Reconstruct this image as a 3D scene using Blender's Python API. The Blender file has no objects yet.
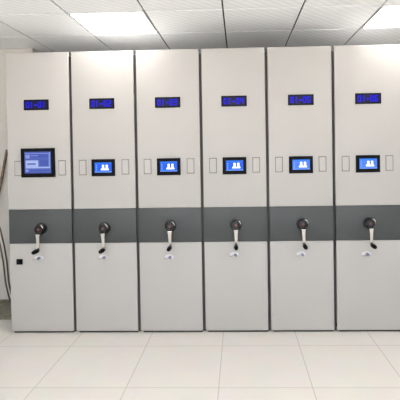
import bpy, bmesh, math, random
from mathutils import Vector, Matrix
random.seed(4)
sc = bpy.context.scene
col = sc.collection
PI = math.pi
Z0 = 0.02            # end panels hang this far above the floor

# ------------------------------------------------------------------ materials
def mat(name, rgb, rough=0.5, metal=0.0, spec=0.5, emit=None, estr=0.0, var=0.0, vscale=8.0, bump=0.0, bscale=200.0, coat=0.0):
    m = bpy.data.materials.new(name); m.use_nodes = True
    nt = m.node_tree; b = nt.nodes['Principled BSDF']
    b.inputs['Base Color'].default_value = (*rgb, 1)
    b.inputs['Roughness'].default_value = rough
    b.inputs['Metallic'].default_value = metal
    b.inputs['Specular IOR Level'].default_value = spec
    b.inputs['Coat Weight'].default_value = coat
    if emit:
        b.inputs['Emission Color'].default_value = (*emit, 1)
        b.inputs['Emission Strength'].default_value = estr
    tc = nt.nodes.new('ShaderNodeTexCoord')
    if var > 0:
        n = nt.nodes.new('ShaderNodeTexNoise'); n.inputs['Scale'].default_value = vscale; n.inputs['Detail'].default_value = 4
        nt.links.new(tc.outputs['Object'], n.inputs['Vector'])
        r = nt.nodes.new('ShaderNodeValToRGB')
        r.color_ramp.elements[0].position = .3; r.color_ramp.elements[1].position = .7
        r.color_ramp.elements[0].color = (*[c*(1-var) for c in rgb], 1)
        r.color_ramp.elements[1].color = (*[min(1, c*(1+var)) for c in rgb], 1)
        nt.links.new(n.outputs['Fac'], r.inputs['Fac']); nt.links.new(r.outputs['Color'], b.inputs['Base Color'])
    if bump > 0:
        n2 = nt.nodes.new('ShaderNodeTexNoise'); n2.inputs['Scale'].default_value = bscale
        nt.links.new(tc.outputs['Object'], n2.inputs['Vector'])
        bp = nt.nodes.new('ShaderNodeBump'); bp.inputs['Strength'].default_value = bump; bp.inputs['Distance'].default_value = .002
        nt.links.new(n2.outputs['Fac'], bp.inputs['Height']); nt.links.new(bp.outputs['Normal'], b.inputs['Normal'])
    return m

M = {}
M['cream'] = mat('cream_powder_coat', (.385, .368, .350), rough=.55, spec=.2, bump=.05, bscale=500, var=.012, vscale=2)
M['grey'] = mat('grey_powder_coat', (.053, .057, .057), rough=.5, spec=.3, bump=.05, bscale=500)
M['steel'] = mat('body_steel', (.40, .395, .385), rough=.5)
M['plinth'] = mat('dark_plinth', (.012, .012, .010), rough=.6)
M['rubber'] = mat('grey_rubber', (.055, .052, .052), rough=.8)
M['gasket'] = mat('handle_surround', (.16, .15, .14), rough=.6)
M['black'] = mat('black_plastic', (.004, .004, .005), rough=.6, spec=.08)
M['blackg'] = mat('black_gloss', (.005, .005, .006), rough=.3, spec=.25)
M['glass'] = mat('screen_border', (.005, .005, .006), rough=.5, spec=.06)
M['chrome'] = mat('polished_chrome', (.46, .43, .40), rough=.22, metal=1)
M['nickel'] = mat('satin_nickel', (.55, .53, .50), rough=.35, metal=1)
M['red'] = mat('red_brown_plastic', (.09, .02, .018), rough=.4)
M['digit'] = mat('blue_led', (.002, .002, .03), spec=.1, emit=(.008, .004, 1.0), estr=.55)
M['led_off'] = mat('led_window', (.004, .004, .03), rough=.4, spec=.15)
M['scr'] = mat('screen_blue', (.003, .008, .06), rough=.4, spec=.1, emit=(.012, .12, .90), estr=0.551)
M['scr_angle_washout'] = mat('screen_angle_washout', (.003, .008, .06), rough=.4, spec=.1, emit=(.075, .22, .88), estr=.6)  # viewing-angle washout painted into the screen colour of the last two cabinets
M['scr_dim'] = mat('screen_blue_band', (.003, .008, .06), rough=.4, spec=.1, emit=(.02, .20, .92), estr=0.648)
M['scr_pale'] = mat('screen_pale_blue', (.05, .1, .3), rough=.4, spec=.1, emit=(.10, .24, .80), estr=0.720)
M['scr_white'] = mat('screen_white', (.3, .3, .3), rough=.4, spec=.1, emit=(.75, .85, 1.0), estr=0.807)
M['win'] = mat('screen_violet_blue', (.015, .02, .06), rough=.4, spec=.1, emit=(.085, .14, .50), estr=0.432)
M['win_d'] = mat('screen_deep_blue', (.015, .02, .06), rough=.4, spec=.1, emit=(.06, .10, .46), estr=0.432)
M['win_l'] = mat('screen_grey_blue', (.1, .1, .2), rough=.4, spec=.1, emit=(.28, .38, .60), estr=0.510)
M['win_t'] = mat('screen_text_blue', (.1, .1, .2), rough=.4, spec=.1, emit=(.14, .22, .60), estr=0.459)
M['keyhead'] = mat('blue_grey_key_head', (.13, .15, .21), rough=.35)
M['brass'] = mat('worn_brass', (.36, .27, .19), rough=.4, metal=.8)
M['sticker'] = mat('pale_lavender_plate', (.56, .55, .60), rough=.35)
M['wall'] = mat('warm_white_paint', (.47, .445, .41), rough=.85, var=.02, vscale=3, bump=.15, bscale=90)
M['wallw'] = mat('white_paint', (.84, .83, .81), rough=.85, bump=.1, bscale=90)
M['void'] = mat('ceiling_void', (.03, .03, .03), rough=1)
M['lframe'] = mat('lamp_frame_white', (.78, .78, .78), rough=.4)
M['glow'] = mat('lamp_diffuser', (.8, .8, .8), rough=.5, emit=(1.0, .985, .96), estr=7)
M['wood'] = mat('brown_wood', (.12, .075, .045), rough=.5, var=.35, vscale=30)
M['tube'] = mat('dark_bronze_tube', (.06, .045, .038), rough=.35, metal=.5)
M['skirt'] = mat('mottled_marble_skirting', (.12, .11, .075), rough=.3, var=.6, vscale=22)

def ceiling_mat():
    m = mat('perforated_metal_tile', (.88, .88, .87), rough=.6)
    nt = m.node_tree; b = nt.nodes['Principled BSDF']
    tc = nt.nodes.new('ShaderNodeTexCoord')
    mp = nt.nodes.new('ShaderNodeMapping'); mp.inputs['Rotation'].default_value = (0, 0, R(45))
    nt.links.new(tc.outputs['Object'], mp.inputs['Vector'])
    w = nt.nodes.new('ShaderNodeTexWave'); w.inputs['Scale'].default_value = 5.5; w.inputs['Distortion'].default_value = .6; w.inputs['Detail'].default_value = 2
    nt.links.new(mp.outputs['Vector'], w.inputs['Vector'])
    r = nt.nodes.new('ShaderNodeValToRGB')
    r.color_ramp.elements[0].color = (.82, .82, .82, 1); r.color_ramp.elements[1].color = (.90, .90, .90, 1)
    nt.links.new(w.outputs['Fac'], r.inputs['Fac']); nt.links.new(r.outputs['Color'], b.inputs['Base Color'])
    return m
def floor_mat():
    m = mat('polished_beige_tile', (.60, .55, .49), rough=.16)
    nt = m.node_tree; b = nt.nodes['Principled BSDF']
    tc = nt.nodes.new('ShaderNodeTexCoord')
    mp = nt.nodes.new('ShaderNodeMapping'); mp.inputs['Location'].default_value = (-2.41+.6*6, .25+.6*14, 0)
    nt.links.new(tc.outputs['Object'], mp.inputs['Vector'])
    br = nt.nodes.new('ShaderNodeTexBrick'); br.offset = 0; br.squash = 1
    br.inputs['Scale'].default_value = 1; br.inputs['Brick Width'].default_value = .6; br.inputs['Row Height'].default_value = .6
    br.inputs['Mortar Size'].default_value = .003; br.inputs['Mortar Smooth'].default_value = .1
    br.inputs['Color1'].default_value = (.73, .695, .65, 1); br.inputs['Color2'].default_value = (.715, .68, .635, 1)
    br.inputs['Mortar'].default_value = (.50, .46, .41, 1)
    nt.links.new(mp.outputs['Vector'], br.inputs['Vector'])
    n = nt.nodes.new('ShaderNodeTexNoise'); n.inputs['Scale'].default_value = 5; n.inputs['Detail'].default_value = 6
    nt.links.new(tc.outputs['Object'], n.inputs['Vector'])
    mx = nt.nodes.new('ShaderNodeMixRGB'); mx.blend_type = 'MULTIPLY'; mx.inputs['Fac'].default_value = .12
    nt.links.new(br.outputs['Color'], mx.inputs['Color1']); nt.links.new(n.outputs['Color'], mx.inputs['Color2'])
    nt.links.new(mx.outputs['Color'], b.inputs['Base Color'])
    return m
R = math.radians
M['tile'] = ceiling_mat(); M['floor'] = floor_mat()

# ------------------------------------------------------------------ mesh helpers
class MB:
    """one bmesh; every shape added ends up in ONE mesh object"""
    def __init__(s): s.bm = bmesh.new(); s.mats = []
    def mi(s, m):
        if m is None: return 0
        if m not in s.mats: s.mats.append(m)
        return s.mats.index(m)
    def _take(s, tmp, m):
        i = s.mi(m)
        for f in tmp.faces: f.material_index = i
        me = bpy.data.meshes.new('t'); tmp.to_mesh(me); tmp.free()
        s.bm.from_mesh(me); bpy.data.meshes.remove(me)
    def box(s, x0, x1, y0, y1, z0, z1, bev=0, seg=2, m=None):
        t = bmesh.new(); bmesh.ops.create_cube(t, size=1)
        for v in t.verts:
            v.co = Vector(((x0+x1)/2+v.co.x*(x1-x0), (y0+y1)/2+v.co.y*(y1-y0), (z0+z1)/2+v.co.z*(z1-z0)))
        if bev > 0: bmesh.ops.bevel(t, geom=list(t.edges), offset=bev, segments=seg, profile=.5, affect='EDGES')
        s._take(t, m); return s
    def cyl(s, p, q, r0, r1=None, n=24, bev=0, m=None):
        p = Vector(p); q = Vector(q); r1 = r0 if r1 is None else r1
        t = bmesh.new(); L = (q-p).length
        bmesh.ops.create_cone(t, cap_ends=True, segments=n, radius1=r0, radius2=r1, depth=L)
        if bev > 0:
            es = [e for e in t.edges if abs(e.verts[0].co.z-e.verts[1].co.z) < 1e-6]
            bmesh.ops.bevel(t, geom=es, offset=bev, segments=3, profile=.5, affect='EDGES')
        rot = (q-p).to_track_quat('Z', 'Y').to_matrix().to_4x4()
        t.transform(Matrix.Translation((p+q)/2) @ rot); s._take(t, m); return s
    def sphere(s, c, r, sc3=(1, 1, 1), m=None):
        t = bmesh.new(); bmesh.ops.create_uvsphere(t, u_segments=20, v_segments=12, radius=r)
        t.transform(Matrix.Translation(c) @ Matrix.Diagonal((*sc3, 1))); s._take(t, m); return s
    def tube(s, pts, r, n=12, m=None):
        t = bmesh.new(); pts = [Vector(p) for p in pts]; rings = []
        for i, p in enumerate(pts):
            d = (pts[min(i+1, len(pts)-1)]-pts[max(i-1, 0)]).normalized()
            a = d.cross(Vector((0, 1, 0)));
            if a.length < 1e-3: a = d.cross(Vector((0, 0, 1)))
            a.normalize(); b = d.cross(a)
            rr = r[i] if isinstance(r, (list, tuple)) else r
            rings.append([t.verts.new(p+a*math.cos(2*PI*k/n)*rr+b*math.sin(2*PI*k/n)*rr) for k in range(n)])
        for u, v in zip(rings, rings[1:]):
            for k in range(n): t.faces.new((u[k], u[(k+1) % n], v[(k+1) % n], v[k]))
        t.faces.new(rings[0]); t.faces.new(list(reversed(rings[-1])))
        bmesh.ops.recalc_face_normals(t, faces=list(t.faces)); s._take(t, m); return s
    def torus(s, c, R_, r, axis='Y', n=28, k=8, m=None, a0=0, a1=2*PI):
        t = bmesh.new(); rings = []; full = abs(a1-a0-2*PI) < 1e-6
        cnt = n if full else n+1
        for i in range(cnt):
            a = a0+(a1-a0)*i/n
            rad = Vector((math.cos(a), 0, math.sin(a))) if axis == 'Y' else Vector((math.cos(a), math.sin(a), 0))
            up = Vector((0, 1, 0)) if axis == 'Y' else Vector((0, 0, 1))
            rings.append([t.verts.new(Vector(c)+rad*(R_+r*math.cos(2*PI*j/k))+up*r*math.sin(2*PI*j/k)) for j in range(k)])
        for i in range(n):
            u = rings[i]; v = rings[(i+1) % cnt]
            for j in range(k): t.faces.new((u[j], u[(j+1) % k], v[(j+1) % k], v[j]))
        if not full: t.faces.new(rings[0]); t.faces.new(rings[-1])
        bmesh.ops.recalc_face_normals(t, faces=list(t.faces)); s._take(t, m); return s
    def prism(s, pts, y0, y1, bev=0, m=None):
        """outline in x,z pulled from y0 to y1"""
        t = bmesh.new(); a = [t.verts.new((x, y0, z)) for x, z in pts]; b = [t.verts.new((x, y1, z)) for x, z in pts]
        t.faces.new(a); t.faces.new(list(reversed(b))); n = len(pts)
        for i in range(n): t.faces.new((a[i], b[i], b[(i+1) % n], a[(i+1) % n]))
        bmesh.ops.recalc_face_normals(t, faces=list(t.faces))
        if bev > 0: bmesh.ops.bevel(t, geom=list(t.edges), offset=bev, segments=2, profile=.5, affect='EDGES')
        s._take(t, m); return s
    def build(s, name, m=None, parent=None, smooth=False):
        me = bpy.data.meshes.new(name); s.bm.to_mesh(me); s.bm.free()
        if s.mats:
            for q in s.mats: me.materials.append(M[q])
        else: me.materials.append(M[m])
        o = bpy.data.objects.new(name, me); col.objects.link(o)
        if smooth:
            for p in me.polygons: p.use_smooth = True
            es = o.modifiers.new('edges', 'EDGE_SPLIT'); es.split_angle = R(38)
        if parent: o.parent = parent
        return o

def thing(name, label, cat, loc, group=None):
    o = bpy.data.objects.new(name, None); col.objects.link(o); o.location = loc; o.empty_display_size = .1
    o['label'] = label; o['category'] = cat
    if group: o['group'] = group
    return o
def tag(o, label, cat, group=None):
    o['label'] = label; o['category'] = cat
    if group: o['group'] = group
    return o
def struct(o): o['kind'] = 'structure'; return o

# ------------------------------------------------------------------ the room
XL, XR, YB, YF = -1.10, 4.60, 3.60, -6.20
HC = 2.578+Z0
GX, GY = 1.2583, -.3172
struct(MB().box(XL-.1, XR+.1, YF-.1, YB+.1, -.12, 0).build('floor', 'floor'))
struct(MB().box(XL-.1, XL, YF, YB, 0, 2.75).build('wall_left', 'wallw'))
struct(MB().box(XR, XR+.1, YF, YB, 0, 2.75).build('wall_right', 'wallw'))
struct(MB().box(XL-.1, XR+.1, YB, YB+.1, 0, 2.75).build('wall_back', 'wallw'))
# wall behind the viewpoint, with three unseen windows added to brighten the room
wf = MB(); WZ0, WZ1 = .85, 2.35
wx = [XL-.1, XL+.25, .55, .75, 2.45, 2.65, XR-.25, XR+.1]
wf.box(XL-.1, XR+.1, YF-.1, YF, 0, WZ0); wf.box(XL-.1, XR+.1, YF-.1, YF, WZ1, 2.75)
for a_, b_ in ((wx[0], wx[1]), (wx[2], wx[3]), (wx[4], wx[5]), (wx[6], wx[7])): wf.box(a_, b_, YF-.1, YF, WZ0, WZ1)
struct(wf.build('wall_front', 'wallw'))
for n_, (a_, b_) in enumerate(((wx[1], wx[2]), (wx[3], wx[4]), (wx[5], wx[6]))):
    w_ = MB()
    for q in ((a_, a_+.05, WZ0, WZ1), (b_-.05, b_, WZ0, WZ1), (a_+.05, b_-.05, WZ0, WZ0+.05), (a_+.05, b_-.05, WZ1-.05, WZ1), ((a_+b_)/2-.025, (a_+b_)/2+.025, WZ0+.05, WZ1-.05)):
        w_.box(q[0], q[1], YF-.075, YF-.025, q[2], q[3])
    struct(w_.build('fill_window_%d' % (n_+1), 'lframe'))
YW = .70
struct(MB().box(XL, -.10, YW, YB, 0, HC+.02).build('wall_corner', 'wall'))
struct(MB().box(XL, -.10, YW-.014, YW, .03, .055, bev=.004).build('baseboard_left', 'skirt'))
struct(MB().box(XL, -.04, .30, YW, 0, .03, bev=.004).build('trim_1', 'skirt'))

# ceiling: one mesh of separate square tiles under a dark void
lamps = [(ix, iy) for ix in (-5, -1, 3) for iy in (4, 0, -4, -8)]     # tile indices left/front of the grid lines; unseen rows added for light
lamps = [(ix, iy) for ix, iy in lamps if GX+.6*ix >= XL]
cb = MB()
i0 = math.floor((XL-GX)/.6); i1 = math.ceil((XR-GX)/.6)
j0 = math.floor((YF-GY)/.6); j1 = math.ceil((YB-GY)/.6)
for i in range(i0, i1):
    for j in range(j0, j1):
        if (i, j) in lamps: continue
        x0 = max(XL, GX+.6*i+.006); x1 = min(XR, GX+.6*(i+1)-.006)
        y0 = max(YF, GY+.6*j+.008); y1 = min(YB, GY+.6*(j+1)-.008)
        if x1-x0 < .02 or y1-y0 < .02: continue
        cb.box(x0, x1, y0, y1, HC, HC+.012, bev=.0025, seg=1, m='tile')
cb.box(XL, XR, YF, YB, HC+.05, HC+.1, m='void')
struct(cb.build('ceiling'))

lamp_names = {(-1, 0): 'glowing square white ceiling light above the second cabinet from the left',
              (3, 0): 'glowing square white ceiling light above the rightmost cabinet'}
for ix, iy in lamps:
    x = GX+.6*(ix+.5); y = GY+.6*(iy+.5)
    if iy == 4: lamp_names[(ix, iy)] = 'glowing square ceiling light added unseen behind the row of cabinets, %s' % ('left' if ix < 0 else 'right')
    lab = lamp_names.get((ix, iy), 'glowing square ceiling light added out of view, %s side, %s row' % ('left' if ix < 0 else 'right', 'nearer' if iy == -4 else 'farther'))
    t = thing('ceiling_light', lab, 'ceiling light', (x, y, HC), 'square lights set in the ceiling grid')
    f = MB(); h = .292
    for a in ((-h, -h+.012, -h, h), (h-.012, h, -h, h), (-h+.012, h-.012, -h, -h+.012), (-h+.012, h-.012, h-.012, h)):
        f.box(a[0], a[1], a[2], a[3], -.004, .03, bev=.001, seg=1)
    f.build('frame', 'lframe', t)
    MB().box(-h+.0125, h-.0125, -h+.0125, h-.0125, .002, .012).build('diffuser', 'glow', t)

# ------------------------------------------------------------------ seven segment digits
SEG = {'0': 'abcdef', '1': 'bc', '2': 'abged', '3': 'abgcd', '4': 'fgbc', '5': 'afgcd', '6': 'afgedc', '-': 'g'}
def digit(mb, ch, x, z, w, h, t, y0, y1):
    on = SEG[ch]; H = h/2
    R_ = {'a': (x, x+w, z+h-t, z+h), 'd': (x, x+w, z, z+t), 'g': (x, x+w, z+H-t/2, z+H+t/2),
          'b': (x+w-t, x+w, z+H, z+h), 'c': (x+w-t, x+w, z, z+H), 'f': (x, x+t, z+H, z+h), 'e': (x, x+t, z, z+H)}
    if ch == '1': R_['b'] = (x+w/2-t/2, x+w/2+t/2, z+H, z+h); R_['c'] = (x+w/2-t/2, x+w/2+t/2, z, z+H)
    for k in on:
        a = R_[k]; mb.box(a[0], a[1], y0, y1, a[2], a[3])

P = .55
WORD = ['first', 'second', 'third', 'fourth', 'fifth', 'sixth']
labels = [
 'cream compactor cabinet at the left end, with large touchscreen and blue 01-01 display',
 'cream compactor cabinet with blue 01-02 display, second from the left end',
 'cream compactor cabinet with blue 01-03 display, third from the left end',
 'cream compactor cabinet with blue 01-04 display, fourth from the left end',
 'cream compactor cabinet with blue 01-05 display, second from the right end',
 'cream compactor cabinet with blue 01-06 display, at the right end of the row']
G = .0115
# swing of each crank (degrees away from hanging straight down, + = towards the right)
tilt = [1, 3, 1, 0, 2, 1]
knobdx = [0, 0, 0, 0, 0, 0]
for k in range(6):
    cx = P/2
    left = (0 if k == 0 else G); right = P-G+(.02 if k == 5 else 0)
    T = thing('compactor_cabinet', labels[k], 'cabinet', (k*P, 0, 0), 'row of compactor cabinets')
    # steel body behind the end panel
    b = MB().box(left+.010, right-.010, .022, 2.20, .045, 2.335+Z0, bev=.003)
    b.build('body', 'steel', T)
    MB().box(left+.02, right-.004, .014, 2.18, 0.0, .045).build('plinth', 'plinth', T)
    # end panel in three pressings
    MB().box(left, right, 0, .0215, 1.036+Z0, 2.3624+Z0, bev=.006, seg=3).build('upper_panel', 'cream', T, True)
    q = MB().box(left, right, .002, .0215, .7465+Z0, 1.0345+Z0, bev=.002, seg=2).build('middle_band', 'grey', T, True)
    MB().box(left, right, 0, .0215, Z0-.004, .745+Z0, bev=.006, seg=3).build('lower_panel', 'cream', T, True)
    if k < 5:
        MB().box(right-.0095, P+G-.002, .030, .046, .004, 2.33+Z0).build('buffer_strip', 'rubber', T)
    # number display
    dx = (.260, .268, .274, .279, .283, .286)[k]
    z1, z2 = 1.877+Z0, 1.965+Z0; w = .106
    D = MB()
    D.box(dx-w, dx+w, -.008, .0005, z1, z2, bev=.002, m='black')
    D.box(dx-w+.010, dx+w-.010, -.0088, -.006, z1+.010, z2-.010, m='led_off')
    d = D.build('number_display', None, T)
    dg = MB(); txt = '01-0%d' % (k+1)
    x = dx-w+.020; adv = (2*w-.040)/5
    for ch in txt:
        if ch == '-':
            dg.box(x+.002, x+adv-.008, -.0098, -.0085, z1+.037, z1+.047)
        else:
            digit(dg, ch, x, z1+.019, adv-.008, .050, .0075, -.0098, -.0085)
        x += adv
    dg.build('digits', 'digit', d)
    # touchscreen
    if k == 0:
        a, c, e, f_ = .121, .412, 1.309+Z0, 1.555+Z0
        S = MB(); S.box(a, c, -.014, .0005, e, f_, bev=.004, m='black')
        S.box(a+.026, c-.022, -.0148, -.010, e+.020, f_-.020, m='glass')
        s_ = S.build('touchscreen', None, T); s_['label'] = 'large black framed touchscreen'
        px = lambda u: a+.034+u*(c-a-.066); pz = lambda v: e+.034+v*(f_-e-.064)
        I = MB()
        def rect(u0, u1, v0, v1, m, d=0): I.box(px(u0), px(u1), -.0156-d, -.0140-d, pz(v0), pz(v1), m=m)
        rect(0, 1, 0, 1, 'win')
        rect(0, 1, .0, .04, 'win_d', .0002); rect(0.03, .90, .90, .93, 'win_t', .0002)
        rect(.22, .90, .74, .90, 'win_d', .0002)
        rect(.04, .20, .70, .86, 'win_t', .0004)
        rect(.04, .52, .26, .60, 'win_l', .0002); rect(.10, .42, .40, .47, 'win', .0004)
        rect(.04, .96, .235, .30, 'win_l', .0002)
        rect(.60, .90, .36, .60, 'win_d', .0002)
        rect(.04, .14, .08, .18, 'win_t', .0004); rect(.20, .95, .10, .15, 'win_d', .0004)
        rect(.92, .965, .30, .97, 'win_t', .0004); rect(.24, .52, .80, .83, 'win_t', .0004)
        I.build('screen_image', None, s_)
    else:
        sx = (0, .271, .274, .275, .277, .278)[k]
        a, c, e, f_ = sx-.099, sx+.099, 1.311+Z0, 1.4535+Z0
        S = MB(); S.box(a, c, -.012, .0005, e, f_, bev=.003, m='black')
        S.box(a+.010, c-.010, -.0127, -.010, e+.010, f_-.010, m='glass')
        s_ = S.build('touchscreen', None, T)
        x0, x1, y0, y1 = a+.028, c-.027, e+.032, f_-.028
        I = MB(); W = x1-x0; H = y1-y0
        def rr(u0, u1, v0, v1, m, d=0): I.box(x0+u0*W, x1-(1-u1)*W, -.0134-d, -.0122-d, y0+v0*H, y0+v1*H, m=m)
        rr(0, 1, 0, 1, 'scr_angle_washout' if k > 3 else 'scr')
        rr(0, 1, .9, 1, 'scr_dim', .0002); rr(0, 1, 0, .08, 'scr_pale', .0002)
        for v in (.2, .42, .64): rr(.06, .14, v, v+.12, 'scr_pale', .0002)
        # two standing figures on a base
        for u in (.50, .72):
            ux = x0+u*W
            I.cyl((ux, -.0122, y0+.66*H), (ux, -.0136, y0+.66*H), .07*W, m='scr_white')
            I.prism([(ux-.055*W, y0+.56*H), (ux+.055*W, y0+.56*H), (ux+.09*W, y0+.32*H), (ux-.09*W, y0+.32*H)], -.0136, -.0122, m='scr_white')
        rr(.36, .84, .22, .33, 'scr_white', .0003)
        rr(.40, .46, .33, .44, 'scr_white', .0003)
        I.build('screen_image', None, s_)
    # recessed pulls either side of the screen
    for hx in ((.092, .469) if k == 0 else (.094+.0005*k, .458-.0005*k)):
        hz = 1.386+Z0
        H_ = MB(); hw, hh = .032, .064
        H_.box(hx-hw, hx+hw, -.0015, .0005, hz-hh, hz+hh, bev=.0007, seg=1, m='gasket')
        H_.box(hx-hw+.0055, hx+hw-.0065, -.0055, .0, hz-hh+.0065, hz+hh-.0065, bev=.002, m='cream')
        hd = H_.build('pull_handle', None, T)
    # crank
    hx = (.277, .271, .281, .279, .281, .281)[k]; hz = (.872, .874, .887, .892, .892, .892)[k]+Z0
    C_ = MB()
    C_.cyl((hx, .001, hz), (hx, -.010, hz), .050, bev=.003, n=40)
    C_.cyl((hx, -.008, hz), (hx, -.055, hz), .040, .035, bev=.004, n=32)
    for q_ in range(5):
        an = R(90+72*q_)
        C_.cyl((hx+.030*math.cos(an), -.012, hz+.030*math.sin(an)), (hx+.030*math.cos(an), -.050, hz+.030*math.sin(an)), .013, .011, n=16, bev=.003)
    C_.box(hx-.021, hx+.021, -.060, -.020, hz-.046, hz-.020, bev=.004)
    crank = C_.build('crank', 'blackg', T, True)
    MB().cyl((hx, -.052, hz), (hx, -.0585, hz), .0125, n=24, bev=.002).build('hub_cap', 'red', crank, True)
    # chrome arc shaped as the highlight at upper right of the boss
    MB().tube([(hx+.018, -.050, hz+.040), (hx+.030, -.054, hz+.032), (hx+.038, -.054, hz+.018), (hx+.040, -.050, hz+.006)], [.004, .006, .006, .004], n=10).build('highlight_arc', 'chrome', crank, True)
    th = R(tilt[k])
    def rp(x, z):
        return (hx+x*math.cos(th)+z*-math.sin(th), hz+x*math.sin(th)+z*math.cos(th))
    arm = MB()
    arm.prism([rp(*p) for p in ((-.019, -.036), (.019, -.036), (.0145, -.060), (.012, -.122), (.0135, -.168), (.008, -.184), (-.008, -.184), (-.0135, -.168), (-.012, -.122), (-.0145, -.060))], -.070, -.058, bev=.0025)
    arm.build('crank_arm', 'chrome', crank, False)
    ex, ez = rp(0, -.170)
    kn = MB()
    kn.cyl((ex, -.056, ez), (ex, -.078, ez), .0085, n=20)
    kn.build('knob_pin', 'chrome', crank, True)
    kn = MB()
    kn.tube([(ex, -.074, ez), (ex, -.082, ez), (ex, -.105, ez), (ex, -.140, ez), (ex, -.158, ez), (ex, -.164, ez)], [.011, .0165, .018, .017, .0145, .008], n=20)
    kn.build('knob', 'black', crank, True)
    # lock
    lx = (.253, .258, .266, .262, .268, .258)[k]; lz = (.625, .627, .625, .640, .638, .634)[k]+Z0
    L_ = MB()
    L_.prism([(lx+.038*math.cos(2*PI*i/32), lz+.019*math.sin(2*PI*i/32)) for i in range(32)], -.002, .0005)
    L_.build('lock_plate', 'sticker', T)
    MB().cyl((lx+.008, -.001, lz), (lx+.008, -.008, lz), .0125, bev=.0015, n=24).build('lock_cylinder', 'nickel', T, True)
    if k == 0:
        kb = MB().box(.062, .114, -.016, .0005, .570+Z0, .617+Z0, bev=.007, seg=3)
        kb.cyl((.088, -.014, .5935+Z0), (.088, -.026, .5935+Z0), .015, bev=.003)
        ko = kb.build('latch', 'black', T, True); ko['label'] = 'square black latch'
    # key standing in the lock, its head turned flat, with a spare on the ring
    kt = thing('key', 'small key in the lock of the %s' % (
        'leftmost cabinet, below its crank', 'cabinet displaying 01-02', 'cabinet displaying 01-03',
        'cabinet displaying 01-04', 'cabinet displaying 01-05', 'rightmost cabinet, displaying 01-06')[k], 'key',
        (k*P+lx+.008, -.008, lz), 'keys left in the cabinet locks')
    MB().box(-.0035, .0035, -.012, .0, -.0012, .0012).build('blade', 'nickel', kt)
    MB().cyl((0, -.012, 0), (0, -.030, 0), .0115, .0135, n=24, bev=.003).build('key_head', 'keyhead', kt, True)
    MB().torus((-.008, -.022, -.006), .012, .0012, axis='Y', n=24, k=6).build('ring', 'nickel', kt, True)
    sp = MB(); sp.prism([(-.014, -.004), (-.020, -.010), (-.048, -.016), (-.050, -.012), (-.046, -.008), (-.022, -.001)], -.024, -.0215)
    sp.build('spare_blade', 'brass', kt)

# ------------------------------------------------------------------ things leaning at the far left
o = MB()
o.tube([(-.375, .675, 1.568), (-.447, .665, 1.205), (-.687, .64, .045)], .0135, n=16)
o.sphere((-.375, .675, 1.568), .0145)
tag(o.build('wooden_pole', 'wood', None, True), 'brown wooden pole leaning on the wall left of the cabinets, upper end showing', 'pole')
o = MB()
o.tube([(-.215, .48, .032), (-.258, .49, .16), (-.287, .495, .292), (-.302, .50, .487), (-.327, .50, .653), (-.363, .50, .819), (-.382, .50, .865),
        (-.400, .50, .868), (-.404, .50, .83), (-.366, .50, .655), (-.338, .50, .487), (-.318, .495, .292), (-.288, .49, .16), (-.245, .48, .032)], .0075, n=14)
tag(o.build('bent_tube', 'tube', None, True), 'dark bent metal hoop standing on the floor left of the cabinets', 'metal hoop')

# ------------------------------------------------------------------ camera
cam = bpy.data.cameras.new('camera'); co = bpy.data.objects.new('camera', cam); col.objects.link(co)
ya, pi_, ro, f, px, py = .0288, .0149, -.0157, 427.55, 226.15, 160.83
fw = Vector((-math.sin(ya)*math.cos(pi_), math.cos(ya)*math.cos(pi_), -math.sin(pi_)))
r0 = Vector((math.cos(ya), math.sin(ya), 0)); u0 = r0.cross(fw)
r = r0*math.cos(ro)+u0*math.sin(ro); u = -r0*math.sin(ro)+u0*math.cos(ro)
mtx = Matrix(((r.x, u.x, -fw.x, 1.9585), (r.y, u.y, -fw.y, -3.5714), (r.z, u.z, -fw.z, 1.4773+Z0), (0, 0, 0, 1)))
co.matrix_world = mtx
cam.sensor_fit = 'HORIZONTAL'; cam.sensor_width = 36; cam.lens = f/400*36
cam.shift_x = (200-px)/400; cam.shift_y = (py-200)/400
cam.clip_start = .05
sc.camera = co

w = bpy.data.worlds.new('world'); sc.world = w; w.use_nodes = True
# bright overcast sky with a brighter lower half added to light the ceiling
wt = w.node_tree; bg = wt.nodes['Background']
tc = wt.nodes.new('ShaderNodeTexCoord'); sx = wt.nodes.new('ShaderNodeSeparateXYZ'); rm = wt.nodes.new('ShaderNodeValToRGB')
wt.links.new(tc.outputs['Generated'], sx.inputs[0]); wt.links.new(sx.outputs['Z'], rm.inputs['Fac'])
rm.color_ramp.elements[0].position = 0; rm.color_ramp.elements[0].color = (1, .97, .92, 1)
rm.color_ramp.elements[1].position = .03; rm.color_ramp.elements[1].color = (.50, .55, .62, 1)
wt.links.new(rm.outputs['Color'], bg.inputs['Color']); bg.inputs['Strength'].default_value = 8.5
sc.view_settings.view_transform = 'Standard'; sc.view_settings.look = 'None'
sc.view_settings.exposure = .84; sc.view_settings.gamma = 1; sc.view_settings.use_curve_mapping = False
